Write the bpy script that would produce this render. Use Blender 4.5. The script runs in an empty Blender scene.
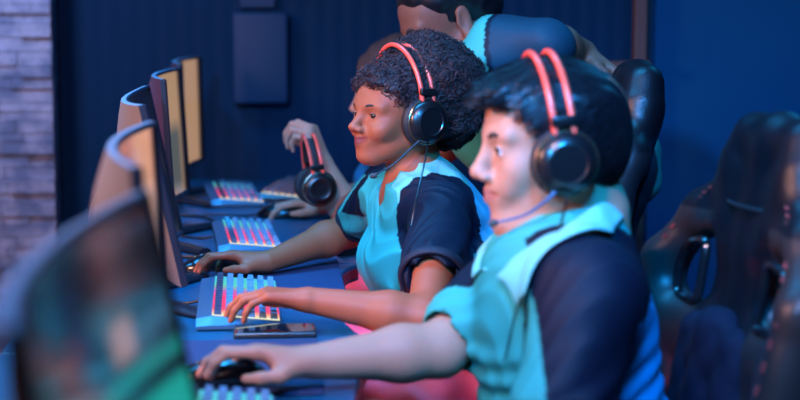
import bpy, bmesh, math, random
import numpy as np
from mathutils import Vector, Matrix
random.seed(7); rng = np.random.default_rng(7)
S = bpy.context.scene; C = S.collection
PI = math.pi
def R(d): return math.radians(d)
# ------------------------------------------------------------------ camera
YAW, PITCH, CAMZ, F = R(4.65), R(7.125), 1.30, 1600.0
cam_d = bpy.data.cameras.new('camera'); cam = bpy.data.objects.new('camera', cam_d); C.objects.link(cam)
cam.location = (0, 0, CAMZ); cam.rotation_euler = (PI/2-PITCH, 0, -YAW)
cam_d.sensor_width = 36; cam_d.lens = 36*F/800; cam_d.clip_start = .05
cam_d.dof.use_dof = True; cam_d.dof.focus_distance = 2.96; cam_d.dof.aperture_fstop = 2.8
S.camera = cam
S.view_settings.view_transform = 'Standard'; S.view_settings.look = 'None'
S.view_settings.exposure = 0; S.view_settings.gamma = 1; S.view_settings.use_curve_mapping = False
_m = Matrix.Rotation(-YAW, 3, 'Z') @ Matrix.Rotation(-PITCH, 3, 'X')
_f, _u, _r = _m @ Vector((0, 1, 0)), _m @ Vector((0, 0, 1)), _m @ Vector((1, 0, 0))
def P(px, py, y):                                  # point at real distance y seen at (px, py)
    d = _f + _r*((px-400)/F) + _u*((200-py)/F)
    d = d*(y/d.y); return np.array((d.x, d.y, d.z+CAMZ))
V = lambda *a: np.array(a, float)
def PZ(px, py, z):                                 # point on the level z seen at (px, py)
    d = _f + _r*((px-400)/F) + _u*((200-py)/F); d = d*((z-CAMZ)/d.z); return np.array((d.x, d.y, z))
# ------------------------------------------------------------------ materials
MATS = {}
def mat(name, col, rough=.5, metal=0, emit=None, es=0, bump=0, bscale=200, attr=False, sss=0, sheen=0, coat=0, spec=.5, var=0):
    if name in MATS: return MATS[name]
    m = bpy.data.materials.new(name); m.use_nodes = True; n = m.node_tree.nodes; l = m.node_tree.links
    b = n['Principled BSDF']
    b.inputs['Base Color'].default_value = (*col, 1); b.inputs['Roughness'].default_value = rough
    b.inputs['Metallic'].default_value = metal; b.inputs['Specular IOR Level'].default_value = spec
    b.inputs['Coat Weight'].default_value = coat; b.inputs['Sheen Weight'].default_value = sheen
    if sss: b.inputs['Subsurface Weight'].default_value = sss; b.inputs['Subsurface Radius'].default_value = (.6, .25, .15); b.inputs['Subsurface Scale'].default_value = .012
    if emit: b.inputs['Emission Color'].default_value = (*emit, 1); b.inputs['Emission Strength'].default_value = es
    tc = n.new('ShaderNodeTexCoord')
    nz = n.new('ShaderNodeTexNoise'); nz.inputs['Scale'].default_value = bscale; nz.inputs['Detail'].default_value = 4
    l.new(tc.outputs['Object'], nz.inputs['Vector'])
    if bump:
        bp = n.new('ShaderNodeBump'); bp.inputs['Strength'].default_value = bump; bp.inputs['Distance'].default_value = .002
        l.new(nz.outputs['Fac'], bp.inputs['Height']); l.new(bp.outputs['Normal'], b.inputs['Normal'])
    if attr or var:
        mx = n.new('ShaderNodeMix'); mx.data_type = 'RGBA'; mx.blend_type = 'MULTIPLY'; mx.inputs[0].default_value = var or .12
        if attr:
            at = n.new('ShaderNodeAttribute'); at.attribute_name = 'Col'; l.new(at.outputs['Color'], mx.inputs[6])
        else: mx.inputs[6].default_value = (*col, 1)
        l.new(nz.outputs['Color'], mx.inputs[7]); l.new(mx.outputs[2], b.inputs['Base Color'])
    MATS[name] = m; return m
def srgb(r, g, b):
    f = lambda c: (c/255/12.92) if c <= 10 else ((c/255+.055)/1.055)**2.4
    return (f(r), f(g), f(b))
# ------------------------------------------------------------------ objects
OFF = {}
def mesh(name, vs, fs, m=None, parent=None, smooth=True, origin=None, cols=None, mats=None, midx=None):
    me = bpy.data.meshes.new(name)
    off = np.array(OFF[parent.name] if parent else (origin if origin is not None else (0, 0, 0)), float)
    vs = np.asarray(vs, float)-off
    me.from_pydata(vs.tolist(), [], fs.tolist() if isinstance(fs, np.ndarray) else fs); me.update()
    for mm in (mats or ([m] if m else [])): me.materials.append(mm)
    if midx is not None: me.polygons.foreach_set('material_index', np.asarray(midx, np.int32))
    if smooth: me.polygons.foreach_set('use_smooth', np.ones(len(me.polygons), bool))
    if cols is not None:
        a = me.color_attributes.new('Col', 'FLOAT_COLOR', 'POINT')
        a.data.foreach_set('color', np.concatenate([cols, np.ones((len(cols), 1))], 1).astype(np.float32).ravel())
    o = bpy.data.objects.new(name, me); C.objects.link(o)
    if parent: o.parent = parent; OFF[o.name] = tuple(off)
    else: o.location = tuple(off); OFF[o.name] = tuple(off)
    return o
def empty(name, loc=(0, 0, 0)):
    o = bpy.data.objects.new(name, None); C.objects.link(o); o.location = tuple(loc); OFF[o.name] = tuple(loc); o.empty_display_size = .1
    return o
def tag(o, label, cat, group=None, kind=None):
    o['label'] = label; o['category'] = cat
    if group: o['group'] = group
    if kind: o['kind'] = kind
    return o
def copy_tree(o, parent=None):
    c = o.copy(); C.objects.link(c); c.parent = parent; OFF[c.name] = OFF.get(o.name, (0, 0, 0))
    for ch in list(o.children): copy_tree(ch, c)
    return c
class MB:                                          # collects shapes into one mesh
    def __init__(s): s.v = []; s.f = []
    def add(s, v, f):
        k = len(s.v); s.v += [tuple(map(float, p)) for p in v]; s.f += [tuple(int(i)+k for i in q) for q in f]; return s
    def box(s, c, d, bev=0, rot=None):
        bm = bmesh.new(); bmesh.ops.create_cube(bm, size=1)
        bmesh.ops.scale(bm, vec=d, verts=bm.verts)
        if bev: bmesh.ops.bevel(bm, geom=bm.edges[:], offset=bev, segments=3, affect='EDGES', profile=.5)
        if rot is not None: bmesh.ops.transform(bm, matrix=rot.to_4x4(), verts=bm.verts)
        bmesh.ops.translate(bm, vec=Vector(c), verts=bm.verts); bm.verts.index_update()
        s.add([v.co for v in bm.verts], [[v.index for v in f.verts] for f in bm.faces]); bm.free(); return s
    def tube(s, pts, r, n=8, closed=False, sub=6, flat=None, smooth=True):
        p = [np.array(q, float) for q in pts]; rr = r if hasattr(r, '__len__') else [r]*len(p)
        if smooth and len(p) > 2:
            o, ro = [], []; L = len(p); last = L if closed else L-1
            for i in range(last):
                a, b, c, d = (p[(i-1) % L] if closed or i else 2*p[0]-p[1]), p[i], p[(i+1) % L], (p[(i+2) % L] if closed or i+2 < L else 2*p[-1]-p[-2])
                for k in range(sub):
                    t = k/sub; o.append(.5*((2*b)+(c-a)*t+(2*a-5*b+4*c-d)*t*t+(3*b-a-3*c+d)*t**3)); ro.append(rr[i]*(1-t)+rr[(i+1) % L]*t)
            if not closed: o.append(p[-1]); ro.append(rr[-1])
            p, rr = o, ro
        L = len(p); vs, fs = [], []; up = None
        for i in range(L):
            t = p[(i+1) % L]-p[i-1] if closed else p[min(i+1, L-1)]-p[max(i-1, 0)]
            t = t/(np.linalg.norm(t)+1e-9)
            if up is None:
                up = np.array(flat[0], float) if flat else (V(0, 0, 1) if abs(t[2]) < .9 else V(1, 0, 0))
            if flat: up = np.array(flat[0], float)
            up = up-t*up.dot(t); up /= np.linalg.norm(up)+1e-9; sd = np.cross(t, up); k = flat[1] if flat else 1
            for j in range(n):
                a = 2*PI*j/n; vs.append(p[i]+rr[i]*(math.cos(a)*sd*k+math.sin(a)*up))
        for i in range(L if closed else L-1):
            for j in range(n):
                a, b = i*n+j, i*n+(j+1) % n; c, d = ((i+1) % L)*n+(j+1) % n, ((i+1) % L)*n+j; fs.append((a, b, c, d))
        if not closed: fs += [tuple(range(n))[::-1], tuple(range((L-1)*n, L*n))]
        return s.add(vs, fs)
    def lathe(s, prof, c=(0, 0, 0), axis=(0, 0, 1), n=32):
        ax = Vector(axis).normalized(); q = ax.to_track_quat('Z', 'Y').to_matrix(); vs, fs = [], []
        for r, z in prof:
            for j in range(n):
                a = 2*PI*j/n; vs.append(q @ Vector((r*math.cos(a), r*math.sin(a), z))+Vector(c))
        for i in range(len(prof)-1):
            for j in range(n): fs.append((i*n+j, i*n+(j+1) % n, (i+1)*n+(j+1) % n, (i+1)*n+j))
        fs += [tuple(range(n))[::-1], tuple(range((len(prof)-1)*n, len(prof)*n))]
        return s.add(vs, fs)
    def prism(s, poly, z0, z1):
        n = len(poly)
        return s.add([(x, y, z0) for x, y in poly]+[(x, y, z1) for x, y in poly],
                     [tuple(range(n))[::-1], tuple(range(n, 2*n))]+[(i, (i+1) % n, n+(i+1) % n, n+i) for i in range(n)])
    def build(s, name, m, parent=None, smooth=True, origin=None, xf=None, **k):
        v = np.array(s.v)
        if xf is not None: v = (np.c_[v, np.ones(len(v))] @ np.array(xf).T)[:, :3]
        o = mesh(name, v, s.f, m, parent, smooth, origin, **k)
        if smooth and not k.get('noauto'):
            try: o.data.set_sharp_from_angle(angle=R(40))
            except Exception: pass
        return o
# ------------------------------------------------------------------ implicit surfaces
class Grid:
    def __init__(s, lo, hi, h):
        s.lo = np.array(lo, float); s.h = h; s.n = np.ceil((np.array(hi)-s.lo)/h).astype(int)+1
        s.a = np.full(s.n, .05, np.float32); s.M = np.eye(4)
    def _pts(s, c, rad, pad):
        i0 = np.maximum(np.floor((c-rad-pad-s.lo)/s.h).astype(int), 0); i1 = np.minimum(np.ceil((c+rad+pad-s.lo)/s.h).astype(int)+1, s.n)
        if (i1 <= i0).any(): return None, None
        g = np.meshgrid(*[s.lo[k]+s.h*np.arange(i0[k], i1[k]) for k in range(3)], indexing='ij')
        return tuple(slice(a, b) for a, b in zip(i0, i1)), np.stack(g, -1)
    def _apply(s, sl, d, k, sub):
        a = s.a[sl]; d = d.astype(np.float32)
        if sub:
            d = -d; h = np.maximum(k-np.abs(a-d), 0)/max(k, 1e-6); s.a[sl] = np.maximum(a, d)+h*h*k*.25
        else:
            h = np.maximum(k-np.abs(a-d), 0)/max(k, 1e-6); s.a[sl] = np.minimum(a, d)-h*h*k*.25
    def _w(s, p): return (s.M @ np.array([*p, 1]))[:3]
    def ell(s, c, r, k=.01, sub=False, rot=None, infl=0):
        r = np.array(r, float)+infl; A = s.M[:3, :3]; sc = abs(np.linalg.det(A))**(1/3); w = s._w(c)
        if rot is not None: A = A @ np.array(rot)
        sl, p = s._pts(w, r.max()*sc*1.1, k+3*s.h)
        if sl is None: return
        q = (p-w) @ np.linalg.inv(A).T
        k0 = np.linalg.norm(q/r, axis=-1); k1 = np.linalg.norm(q/(r*r), axis=-1)+1e-9
        s._apply(sl, k0*(k0-1)/k1*sc, k, sub)
    def cone(s, a, b, ra, rb, k=.01, sub=False, flat=None, infl=0):
        a, b = s._w(a), s._w(b); sc = abs(np.linalg.det(s.M[:3, :3]))**(1/3); ra, rb = (ra+infl)*sc, (rb+infl)*sc
        lo, hi = np.minimum(a, b), np.maximum(a, b); m = max(ra, rb)*(1 if not flat else max(1, flat[1]))
        sl, p = s._pts((lo+hi)/2, (hi-lo)/2+m, k+3*s.h)
        if sl is None: return
        ba = b-a; pa = p-a; t = np.clip((pa @ ba)/(ba @ ba+1e-12), 0, 1); d = pa-t[..., None]*ba
        if flat:
            ax = np.array(flat[0], float); ax = s.M[:3, :3] @ ax; ax /= np.linalg.norm(ax); u = d @ ax
            d = d+(u/flat[1]-u)[..., None]*ax
        s._apply(sl, np.linalg.norm(d, axis=-1)-(ra+(rb-ra)*t), k, sub)
    def plane(s, p0, n, k=.004):                   # remove everything on the +n side
        g = np.meshgrid(*[s.lo[k_]+s.h*np.arange(s.n[k_]) for k_ in range(3)], indexing='ij')
        n = np.array(n, float)/np.linalg.norm(n); d = sum((g[i]-p0[i])*n[i] for i in range(3)).astype(np.float32)
        h = np.maximum(k-np.abs(s.a-d), 0)/k; s.a = np.maximum(s.a, d)+h*h*k*.25
    def disp(s, fn):
        sl = np.abs(s.a) < .03; idx = np.argwhere(sl); s.a[sl] += fn(idx*s.h+s.lo).astype(np.float32)
    def nets(s):
        a = s.a; sg = (a < 0)
        a[0] = a[-1] = .05; a[:, 0] = a[:, -1] = .05; a[:, :, 0] = a[:, :, -1] = .05; sg = a < 0
        c = np.zeros(np.array(a.shape)-1, np.uint8); nx, ny, nz = a.shape
        for i in (0, 1):
            for j in (0, 1):
                for k in (0, 1): c += sg[i:nx-1+i, j:ny-1+j, k:nz-1+k]
        act = (c > 0) & (c < 8); ids = np.argwhere(act); N = len(ids); idx = np.full(act.shape, -1, np.int32); idx[act] = np.arange(N)
        cor = [(i, j, k) for i in (0, 1) for j in (0, 1) for k in (0, 1)]
        val = np.stack([a[ids[:, 0]+q[0], ids[:, 1]+q[1], ids[:, 2]+q[2]] for q in cor], 1)
        acc = np.zeros((N, 3)); cnt = np.zeros(N)
        for x in range(8):
            for y in range(x+1, 8):
                if sum(abs(cor[x][q]-cor[y][q]) for q in range(3)) != 1: continue
                v0, v1 = val[:, x], val[:, y]; m = (v0 < 0) != (v1 < 0); t = v0[m]/(v0[m]-v1[m])
                acc[m] += np.array(cor[x])+t[:, None]*(np.array(cor[y])-np.array(cor[x])); cnt[m] += 1
        vs = (ids+acc/cnt[:, None])*s.h+s.lo; fs = []
        for ax in range(3):
            o = [0, 0, 0]; o[ax] = 1; n = list(a.shape)
            A = sg[:n[0]-o[0], :n[1]-o[1], :n[2]-o[2]]; B = sg[o[0]:, o[1]:, o[2]:]
            e = np.argwhere(A != B); inside = A[e[:, 0], e[:, 1], e[:, 2]]
            u, w = [(1, 2), (2, 0), (0, 1)][ax]; q = []
            for du, dw in ((-1, -1), (0, -1), (0, 0), (-1, 0)):
                t = e.copy(); t[:, u] += du; t[:, w] += dw; q.append(idx[t[:, 0], t[:, 1], t[:, 2]])
            q = np.stack(q, 1); q[~inside] = q[~inside][:, ::-1]; fs.append(q)
        return vs, np.concatenate(fs)
def smooth_mesh(vs, fs, it=2, lam=.5):
    e = np.concatenate([fs[:, [0, 1]], fs[:, [1, 2]], fs[:, [2, 3]], fs[:, [3, 0]]]); e = np.concatenate([e, e[:, ::-1]])
    for i in range(it):
        for l in (lam, -lam*.95):
            cnt = np.bincount(e[:, 0], minlength=len(vs))[:, None]
            av = np.stack([np.bincount(e[:, 0], weights=vs[e[:, 1], k], minlength=len(vs)) for k in range(3)], 1)/np.maximum(cnt, 1)
            vs = vs+l*(av-vs)
    return vs
def snoise(p, sc, seed=0):                         # cheap smooth noise, about -1..1
    r = np.random.default_rng(seed); o = 0
    for i in range(6):
        k = r.normal(size=3); k = k/np.linalg.norm(k)*sc*r.uniform(.6, 1.6); o = o+np.sin(p @ k+r.uniform(0, 6)+1.3*np.sin(p @ r.normal(size=3)*sc*.4))
    return o/3.2
def unit(a): a = np.array(a, float); return a/np.linalg.norm(a)
def segdist(p, a, b):
    ba = b-a; t = np.clip((p-a) @ ba/(ba @ ba), 0, 1); return np.linalg.norm(p-a-t[:, None]*ba, axis=1), t
# ================================================================== PEOPLE
def head_matrix(loc, delta, pitch, sc, roll=0):
    m = Matrix.Translation(Vector(loc)) @ Matrix.Rotation(PI+R(delta), 4, 'Z') @ Matrix.Rotation(R(pitch), 4, 'Y') @ Matrix.Rotation(R(roll), 4, 'X')
    return np.array(m @ Matrix.Diagonal((*sc, 1)))
def head_sdf(G, M, smile=0, female=False, eye_open=1.0):
    G.M = M
    G.ell((-.014, 0, .033), (.096, .073, .076), .01)
    G.ell((.040, 0, .042), (.048, .056, .046), .03)
    G.ell((.036, 0, -.020), (.054, .055, .082), .03)
    for s in (1, -1):
        G.cone((-.002, s*.050, -.048), (.062, s*.014, -.094), .021, .017, .03)
        G.ell((.060, s*.040, -.026), (.022, .019, .021), .02)
        G.ell((.072, s*(.026+.010*smile), -.048+.010*smile), (.017, .018, .017), .018)
        G.cone((.086, s*.010, .020), (.074, s*.044, .020), .010, .009, .014)
    G.ell((.076, 0, -.100), (.018, .020, .014), .02)
    G.ell((.080, 0, -.060), (.019, .025, .026), .018)
    for s in (1, -1): G.ell((.101, s*.031, .001), (.016, .017, .011), .012, sub=True)
    nb, nr = (.0062, .0092) if female else (.0075, .0105)
    G.cone((.088, 0, .014), (.1085, 0, -.027), nb, nr, .012)
    G.ell((.1115, 0, -.029), (.009, .0100, .0085), .008)
    for s in (1, -1):
        G.ell((.101, s*.0135, -.035), (.011, .0065, .0075), .006)
        G.ell((.107, s*.006, -.043), (.006, .003, .004), .003, sub=True)
        G.ell((.0755, s*.031, .000), (.0135, .0150, .0132), .005)      # lids
        G.ell((.094, s*.0315, .0), (.014, .0135, .0042*eye_open), .003, sub=True)
    cz, cx = -.059+.007*smile, .083-.004*smile
    lp = 1.15 if female else .9
    for s in (1, -1):
        G.cone((.0985, 0, -.0545), (cx-.004*smile, s*(.023+.008*smile), cz), .0058*lp, .0025, .004)
        G.cone((.0970, 0, -.0665), (cx-.004*smile, s*(.022+.007*smile), cz-.001), .0068*lp, .0025, .005)
        G.cone((.1065, 0, -.0605), (cx+.005-.003*smile, s*(.026+.008*smile), cz+.001*smile), .0019, .0017, .003, sub=True)
        ro = Matrix.Rotation(R(-12), 3, 'Y')
        G.ell((-.006, s*.077, -.002), (.017, .007, .031), .006, rot=ro)
        G.ell((-.004, s*.085, .002), (.010, .006, .019), .005, sub=True, rot=ro)
        G.ell((-.002, s*.080, -.028), (.008, .006, .009), .006)
    G.cone((-.022, 0, -.045), (-.045, 0, -.10), .056*.95 if not female else .047, .056 if not female else .046, .03)
    G.M = np.eye(4)
FING = [((.086, .029), (.043, .026, .021)), ((.090, .0095), (.047, .029, .022)), ((.085, -.0105), (.043, .027, .021)), ((.076, -.029), (.033, .021, .018))]
def hand_sdf(G, W, xd, zd, side, sc, curls, thumb=None, fr=.0082):
    x = unit(xd); z = np.array(zd, float); z = unit(z-x*z.dot(x)); y = side*np.cross(z, x)
    T = lambda a: W+sc*(a[0]*x+a[1]*y+a[2]*z)
    for (b, ln) in FING:
        G.cone(T((.004, b[1]*.35, 0)), T((b[0], b[1], 0)), .0155*sc, .0110*sc, .012)
    G.ell(T((.045, 0, -.004)), (.035*sc,)*3, .01) if False else None
    G.cone(T((.020, .012, -.008)), T((.050, .028, -.012)), .015*sc, .012*sc, .012)
    tips = []
    for (b, ln), (sp, c1, c2, c3) in zip(FING, curls):
        p = np.array((b[0], b[1], 0.)); ang = 0; r0 = fr*(1 if b[1] > -.02 else .88)
        for i, (L, c) in enumerate(zip(ln, (c1, c2, c3))):
            ang += R(c); d = np.array((math.cos(ang)*math.cos(R(sp)), math.cos(ang)*math.sin(R(sp)), -math.sin(ang)))
            q = p+L*d; ra, rb = r0*(1.06-.10*i), r0*(1.0-.11*i)
            G.cone(T(p), T(q), ra*sc, rb*sc, .0035 if i else .005); p = q
        tips.append(T(p))
    th = thumb or [(.022, .020, -.008), (.048, .043, -.016), (.076, .052, -.022), (.098, .050, -.026)]
    for i, (r0, r1) in enumerate(((.0145, .0115), (.0110, .0095), (.0098, .0078))):
        G.cone(T(th[i]), T(th[i+1]), r0*sc, r1*sc, .006 if i else .012)
    return T
def arm_sdf(G, sh, el, wr, s=1.0, infl=0, k=.02):
    G.cone(sh, el, .046*s, .037*s, k, infl=infl)
    mid = el+(wr-el)*.30
    G.cone(el, mid, .037*s, .0385*s, k, infl=infl); G.cone(mid, wr, .0385*s, .024*s, k, infl=infl)
def add_eyes(root, M, iris, gaze=(1, 0, 0), brow=(.02, .012, .01), bz=0):
    for s in (1, -1):
        n, m_ = 16, 20; vs, fs, mi = [], [], []; r = .0127; g = Vector(gaze).normalized()
        q = g.to_track_quat('Z', 'Y').to_matrix(); c = Vector((.0765, s*.031, .0002))
        for i in range(n+1):
            t = PI*i/n
            for j in range(m_): vs.append(q @ Vector((r*math.sin(t)*math.cos(2*PI*j/m_), r*math.sin(t)*math.sin(2*PI*j/m_), r*math.cos(t)))+c)
        for i in range(n):
            for j in range(m_): fs.append((i*m_+j, (i+1)*m_+j, (i+1)*m_+(j+1) % m_, i*m_+(j+1) % m_)); mi.append(2 if i < 1 else 1 if i < 3 else 0)
        v = (np.c_[np.array(vs), np.ones(len(vs))] @ M.T)[:, :3]
        mesh('eye', v, fs, parent=root, mats=[mat('eye_white', (.62, .6, .58), .15), mat(iris, (.035, .016, .008), .1), mat('pupil', (.004, .004, .004), .05)], midx=mi)
        lash = []
        for t in np.linspace(-1, 1, 9):
            az = R(8+46*t); el = R(17*(1-t*t)+1+3*t); lash.append((.0765+.0142*math.cos(el)*math.cos(az), s*(.031+.0142*math.cos(el)*math.sin(az)), .0142*math.sin(el)))
        MB().tube(lash, [.0004]+[.0009]*7+[.0005], 6, sub=2).build('eyelashes', mat('lash', (.004, .003, .003), .8), root, xf=M)
        b = MB(); pts = [(.0945, s*.012, .0165+bz), (.0935, s*.024, .0215+bz), (.087, s*.037, .0220+bz), (.075, s*.048, .016+bz)]
        b.tube(pts, [.0024, .0033, .0030, .0012], n=8, flat=((1, 0, 0), 1.1)); b.build('eyebrow', mat('brow_hair', brow, .8), root, xf=M)
def curls_mesh(mb_v, mb_f, centers, normals, size, turns=1.6, seg=9, r=.0011):
    N = len(centers); t = np.linspace(0, 1, seg); a0 = rng.uniform(0, 2*PI, N)
    up = rng.normal(size=(N, 3)); t1 = np.cross(normals, up); t1 /= np.linalg.norm(t1, axis=1)[:, None]; t2 = np.cross(normals, t1)
    ang = a0[:, None]+t*turns*2*PI; R0 = size*rng.uniform(.6, 1.3, N)[:, None]*(.5+.5*t); H = size*rng.uniform(1.5, 3.2, N)[:, None]*t
    P0 = centers[:, None]+t1[:, None]*(R0*np.cos(ang))[..., None]+t2[:, None]*(R0*np.sin(ang))[..., None]+normals[:, None]*H[..., None]
    tg = np.gradient(P0, axis=1); tg /= np.linalg.norm(tg, axis=2)[..., None]+1e-9
    u = np.cross(tg, normals[:, None]+.01); u /= np.linalg.norm(u, axis=2)[..., None]+1e-9; w = np.cross(tg, u)
    V_ = np.stack([P0+r*(math.cos(q)*u+math.sin(q)*w) for q in (0, 2.094, 4.189)], 2).reshape(-1, 3)
    base = len(mb_v); i = (np.arange(N)[:, None, None]*seg+np.arange(seg-1)[None, :, None])*3; j = np.arange(3)[None, None]
    f = np.stack([i+j, i+(j+1) % 3, i+3+(j+1) % 3, i+3+j], -1).reshape(-1, 4)+base
    return np.concatenate([mb_v, V_]), np.concatenate([mb_f, f])
def normals_of(vs, fs):
    n = np.cross(vs[fs[:, 2]]-vs[fs[:, 0]], vs[fs[:, 3]]-vs[fs[:, 1]]); out = np.zeros_like(vs)
    for k in range(4):
        for a in range(3): out[:, a] += np.bincount(fs[:, k], weights=n[:, a], minlength=len(vs))
    return out/(np.linalg.norm(out, axis=1)[:, None]+1e-12)
def build_body(root, G, skin, M=None, lip=None, mname='skin'):
    vs, fs = G.nets(); vs = smooth_mesh(vs, fs, 2)
    cols = np.tile(np.array(skin), (len(vs), 1))
    if M is not None:
        q = (np.c_[vs, np.ones(len(vs))] @ np.linalg.inv(M).T)[:, :3]
        zc = -.0605+.09*0+np.clip((np.abs(q[:, 1])/.026), 0, 1)**2*(.0055 if lip[3] else .001)
        d = np.sqrt(((q[:, 2]-zc)/.0105)**2+((q[:, 1])/.027)**2)
        w = np.clip((1.05-d)/.25, 0, 1)*(q[:, 0] > .08)
        cols = cols*(1-w[:, None])+np.array(lip[:3])*w[:, None]
    return mesh('body', vs, fs, mat(mname, skin, .55, attr=True, sss=.15, bump=.15, bscale=350, spec=.35), root, cols=cols)
def trousers(root, pel, knees, ankles, col, name='trousers', r=1.0):
    lo = np.minimum.reduce([pel, *knees, *ankles])-.14; hi = np.maximum.reduce([pel, *knees, *ankles])+.16
    G = Grid(lo, hi, .008)
    G.cone(pel+V(0, -.07, 0), pel+V(0, .07, 0), .115*r, .115*r, .05)
    for s, k, a in zip((-1, 1), knees, ankles):
        h = pel+V(0, s*.085, -.01); G.cone(h, k, .088*r, .066*r, .04); G.cone(k, a, .064*r, .048*r, .03)
    G.disp(lambda p: .003*snoise(p, 60, 3))
    vs, fs = G.nets(); mesh(name, smooth_mesh(vs, fs, 1), fs, mat(name+'_'+str(col), col, .8, bump=.4, bscale=500, var=.3), root)
    for s, a in zip((-1, 1), ankles):
        b = MB(); f = unit(V(-1, 0, 0)); g = Grid(a-V(.22, .07, .12), a+V(.1, .07, .03), .006)
        g.ell(a*V(1, 1, 0)+V(-.07, 0, .045), (.13, .045, .045), .01); g.cone(a*V(1, 1, 0)+V(0, 0, .05), a, .045, .043, .03); g.plane((0, 0, .002), (0, 0, -1))
        v, q = g.nets(); mesh('shoe', smooth_mesh(v, q, 1), q, mat('shoe_black', (.01, .01, .012), .5), root)
TEAL, TEAL_L, NAVY, BLUE = srgb(62, 162, 146), srgb(120, 196, 184), (.0010, .0040, .0150), srgb(40, 135, 180)

# ---- headset worn on (or shaped for) a head frame M
def HM(M, d, s):                                   # head frame moved by d (its own axes), uniform scale s
    A = np.array(M); R3 = A[:3, :3]/np.linalg.norm(A[:3, :3], axis=0); o = np.eye(4); o[:3, :3] = R3*s; o[:3, 3] = A[:3, 3]+R3 @ np.array(d); return o
def headset(label, M, lean=.020, mic=True, cable=None, root=None, boom_col=(.006, .007, .009), z0=-.004, mx=0, mic_at=None, name='gaming_headset', w=.086, top=.150):
    o = empty(name, (M @ V(0, 0, 0, 1))[:3]) if root is None else root
    tag(o, label, 'headset')
    A = M
    blk = mat('headset_black', (.006, .006, .007), .32, coat=.15); pad = mat('headset_pad', (.012, .012, .014), .6, bump=.3, bscale=300)
    red = mat('headset_orange', srgb(255, 84, 62), .35, coat=.2); sil = mat('headset_ring', (.25, .18, .12), .25, metal=.9)
    cx = -.016
    for s in (1, -1):
        c = (cx, s*w, z0); ax = (0, s, 0)
        cup = MB().lathe([(.012, 0), (.036, .001), (.041, .006), (.041, .014), (.037, .021), (.026, .026), (.024, .024), (.010, .0245), (.001, .0245)], c, ax).build('ear_cup', blk, o, xf=A)
        MB().lathe([(.0425, .008), (.0440, .0095), (.0440, .012), (.0425, .0135)], c, ax, 40).build('trim_ring', sil, cup, xf=A)
        MB().tube([(cx+.033*math.cos(t), s*(w-.006), z0+.036*math.sin(t)) for t in np.linspace(0, 2*PI, 17)[:-1]], .0125, 10, closed=True, sub=3).build('ear_pad', pad, o, xf=A)
        MB().box((cx+.008*0+lean*.18, s*(w+.012), z0+.055), (.034, .009, .014), .003).build('band_joint', blk, o, xf=A)
    for k, dx in enumerate((-.0125, .0125)):
        pts = []
        for t in np.linspace(-.05, PI+.05, 21):
            st = max(math.sin(t), 0)
            pts.append((cx+dx*(1 if st > .05 else .9)+lean*st**1.5, (w+.012)*math.cos(t)*(1-.06*st), z0+.010+(top-z0-.010)*math.sin(t)**(.8) if math.sin(t) > 0 else z0+.008))
        MB().tube(pts, .0047, 10, sub=3).build('headband', red, o, xf=A)
    pts = [(cx+lean*math.sin(t)**1.5*.9, (w-.002)*math.cos(t), z0+.03+(top-.012-z0-.03)*math.sin(t)**.8) for t in np.linspace(.25, PI-.25, 15)]
    MB().tube(pts, .0035, 8, sub=3, flat=((0, 0, 1), 4.0)).build('head_strap', pad, o, xf=A)
    if mic:
        b = MB().tube([(cx+.012, w+.014, z0-.030), (cx+.030, w+.010, z0-.047), *([(.055+mx*.6, .070, -.072), (.100+mx, .046, -.082)] if mic_at is None else [(V(cx+.030, w+.010, z0-.047)+V(*mic_at))/2+V(.004, .006, -.006), mic_at])], [.0035, .0022, .0018, .0018], 8).build('microphone_boom', mat('boom_%d' % int(boom_col[2]*100), boom_col, .5, metal=0), o, xf=A)
        MB().lathe([(.001, -.007), (.0045, -.0055), (.0055, 0), (.0045, .0055), (.001, .007)], (.103+mx, .045, -.0825) if mic_at is None else mic_at, (1, -.4, -.1), 14).build('microphone', mat('mic_foam', (.05, .045, .04), .7), b, xf=A)
    if cable is not None:
        st = (A @ V(cx, w+.016, z0-.036, 1))[:3]; MB().tube([st]+cable, .0016, 6).build('cable', blk, o)
    return o

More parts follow.
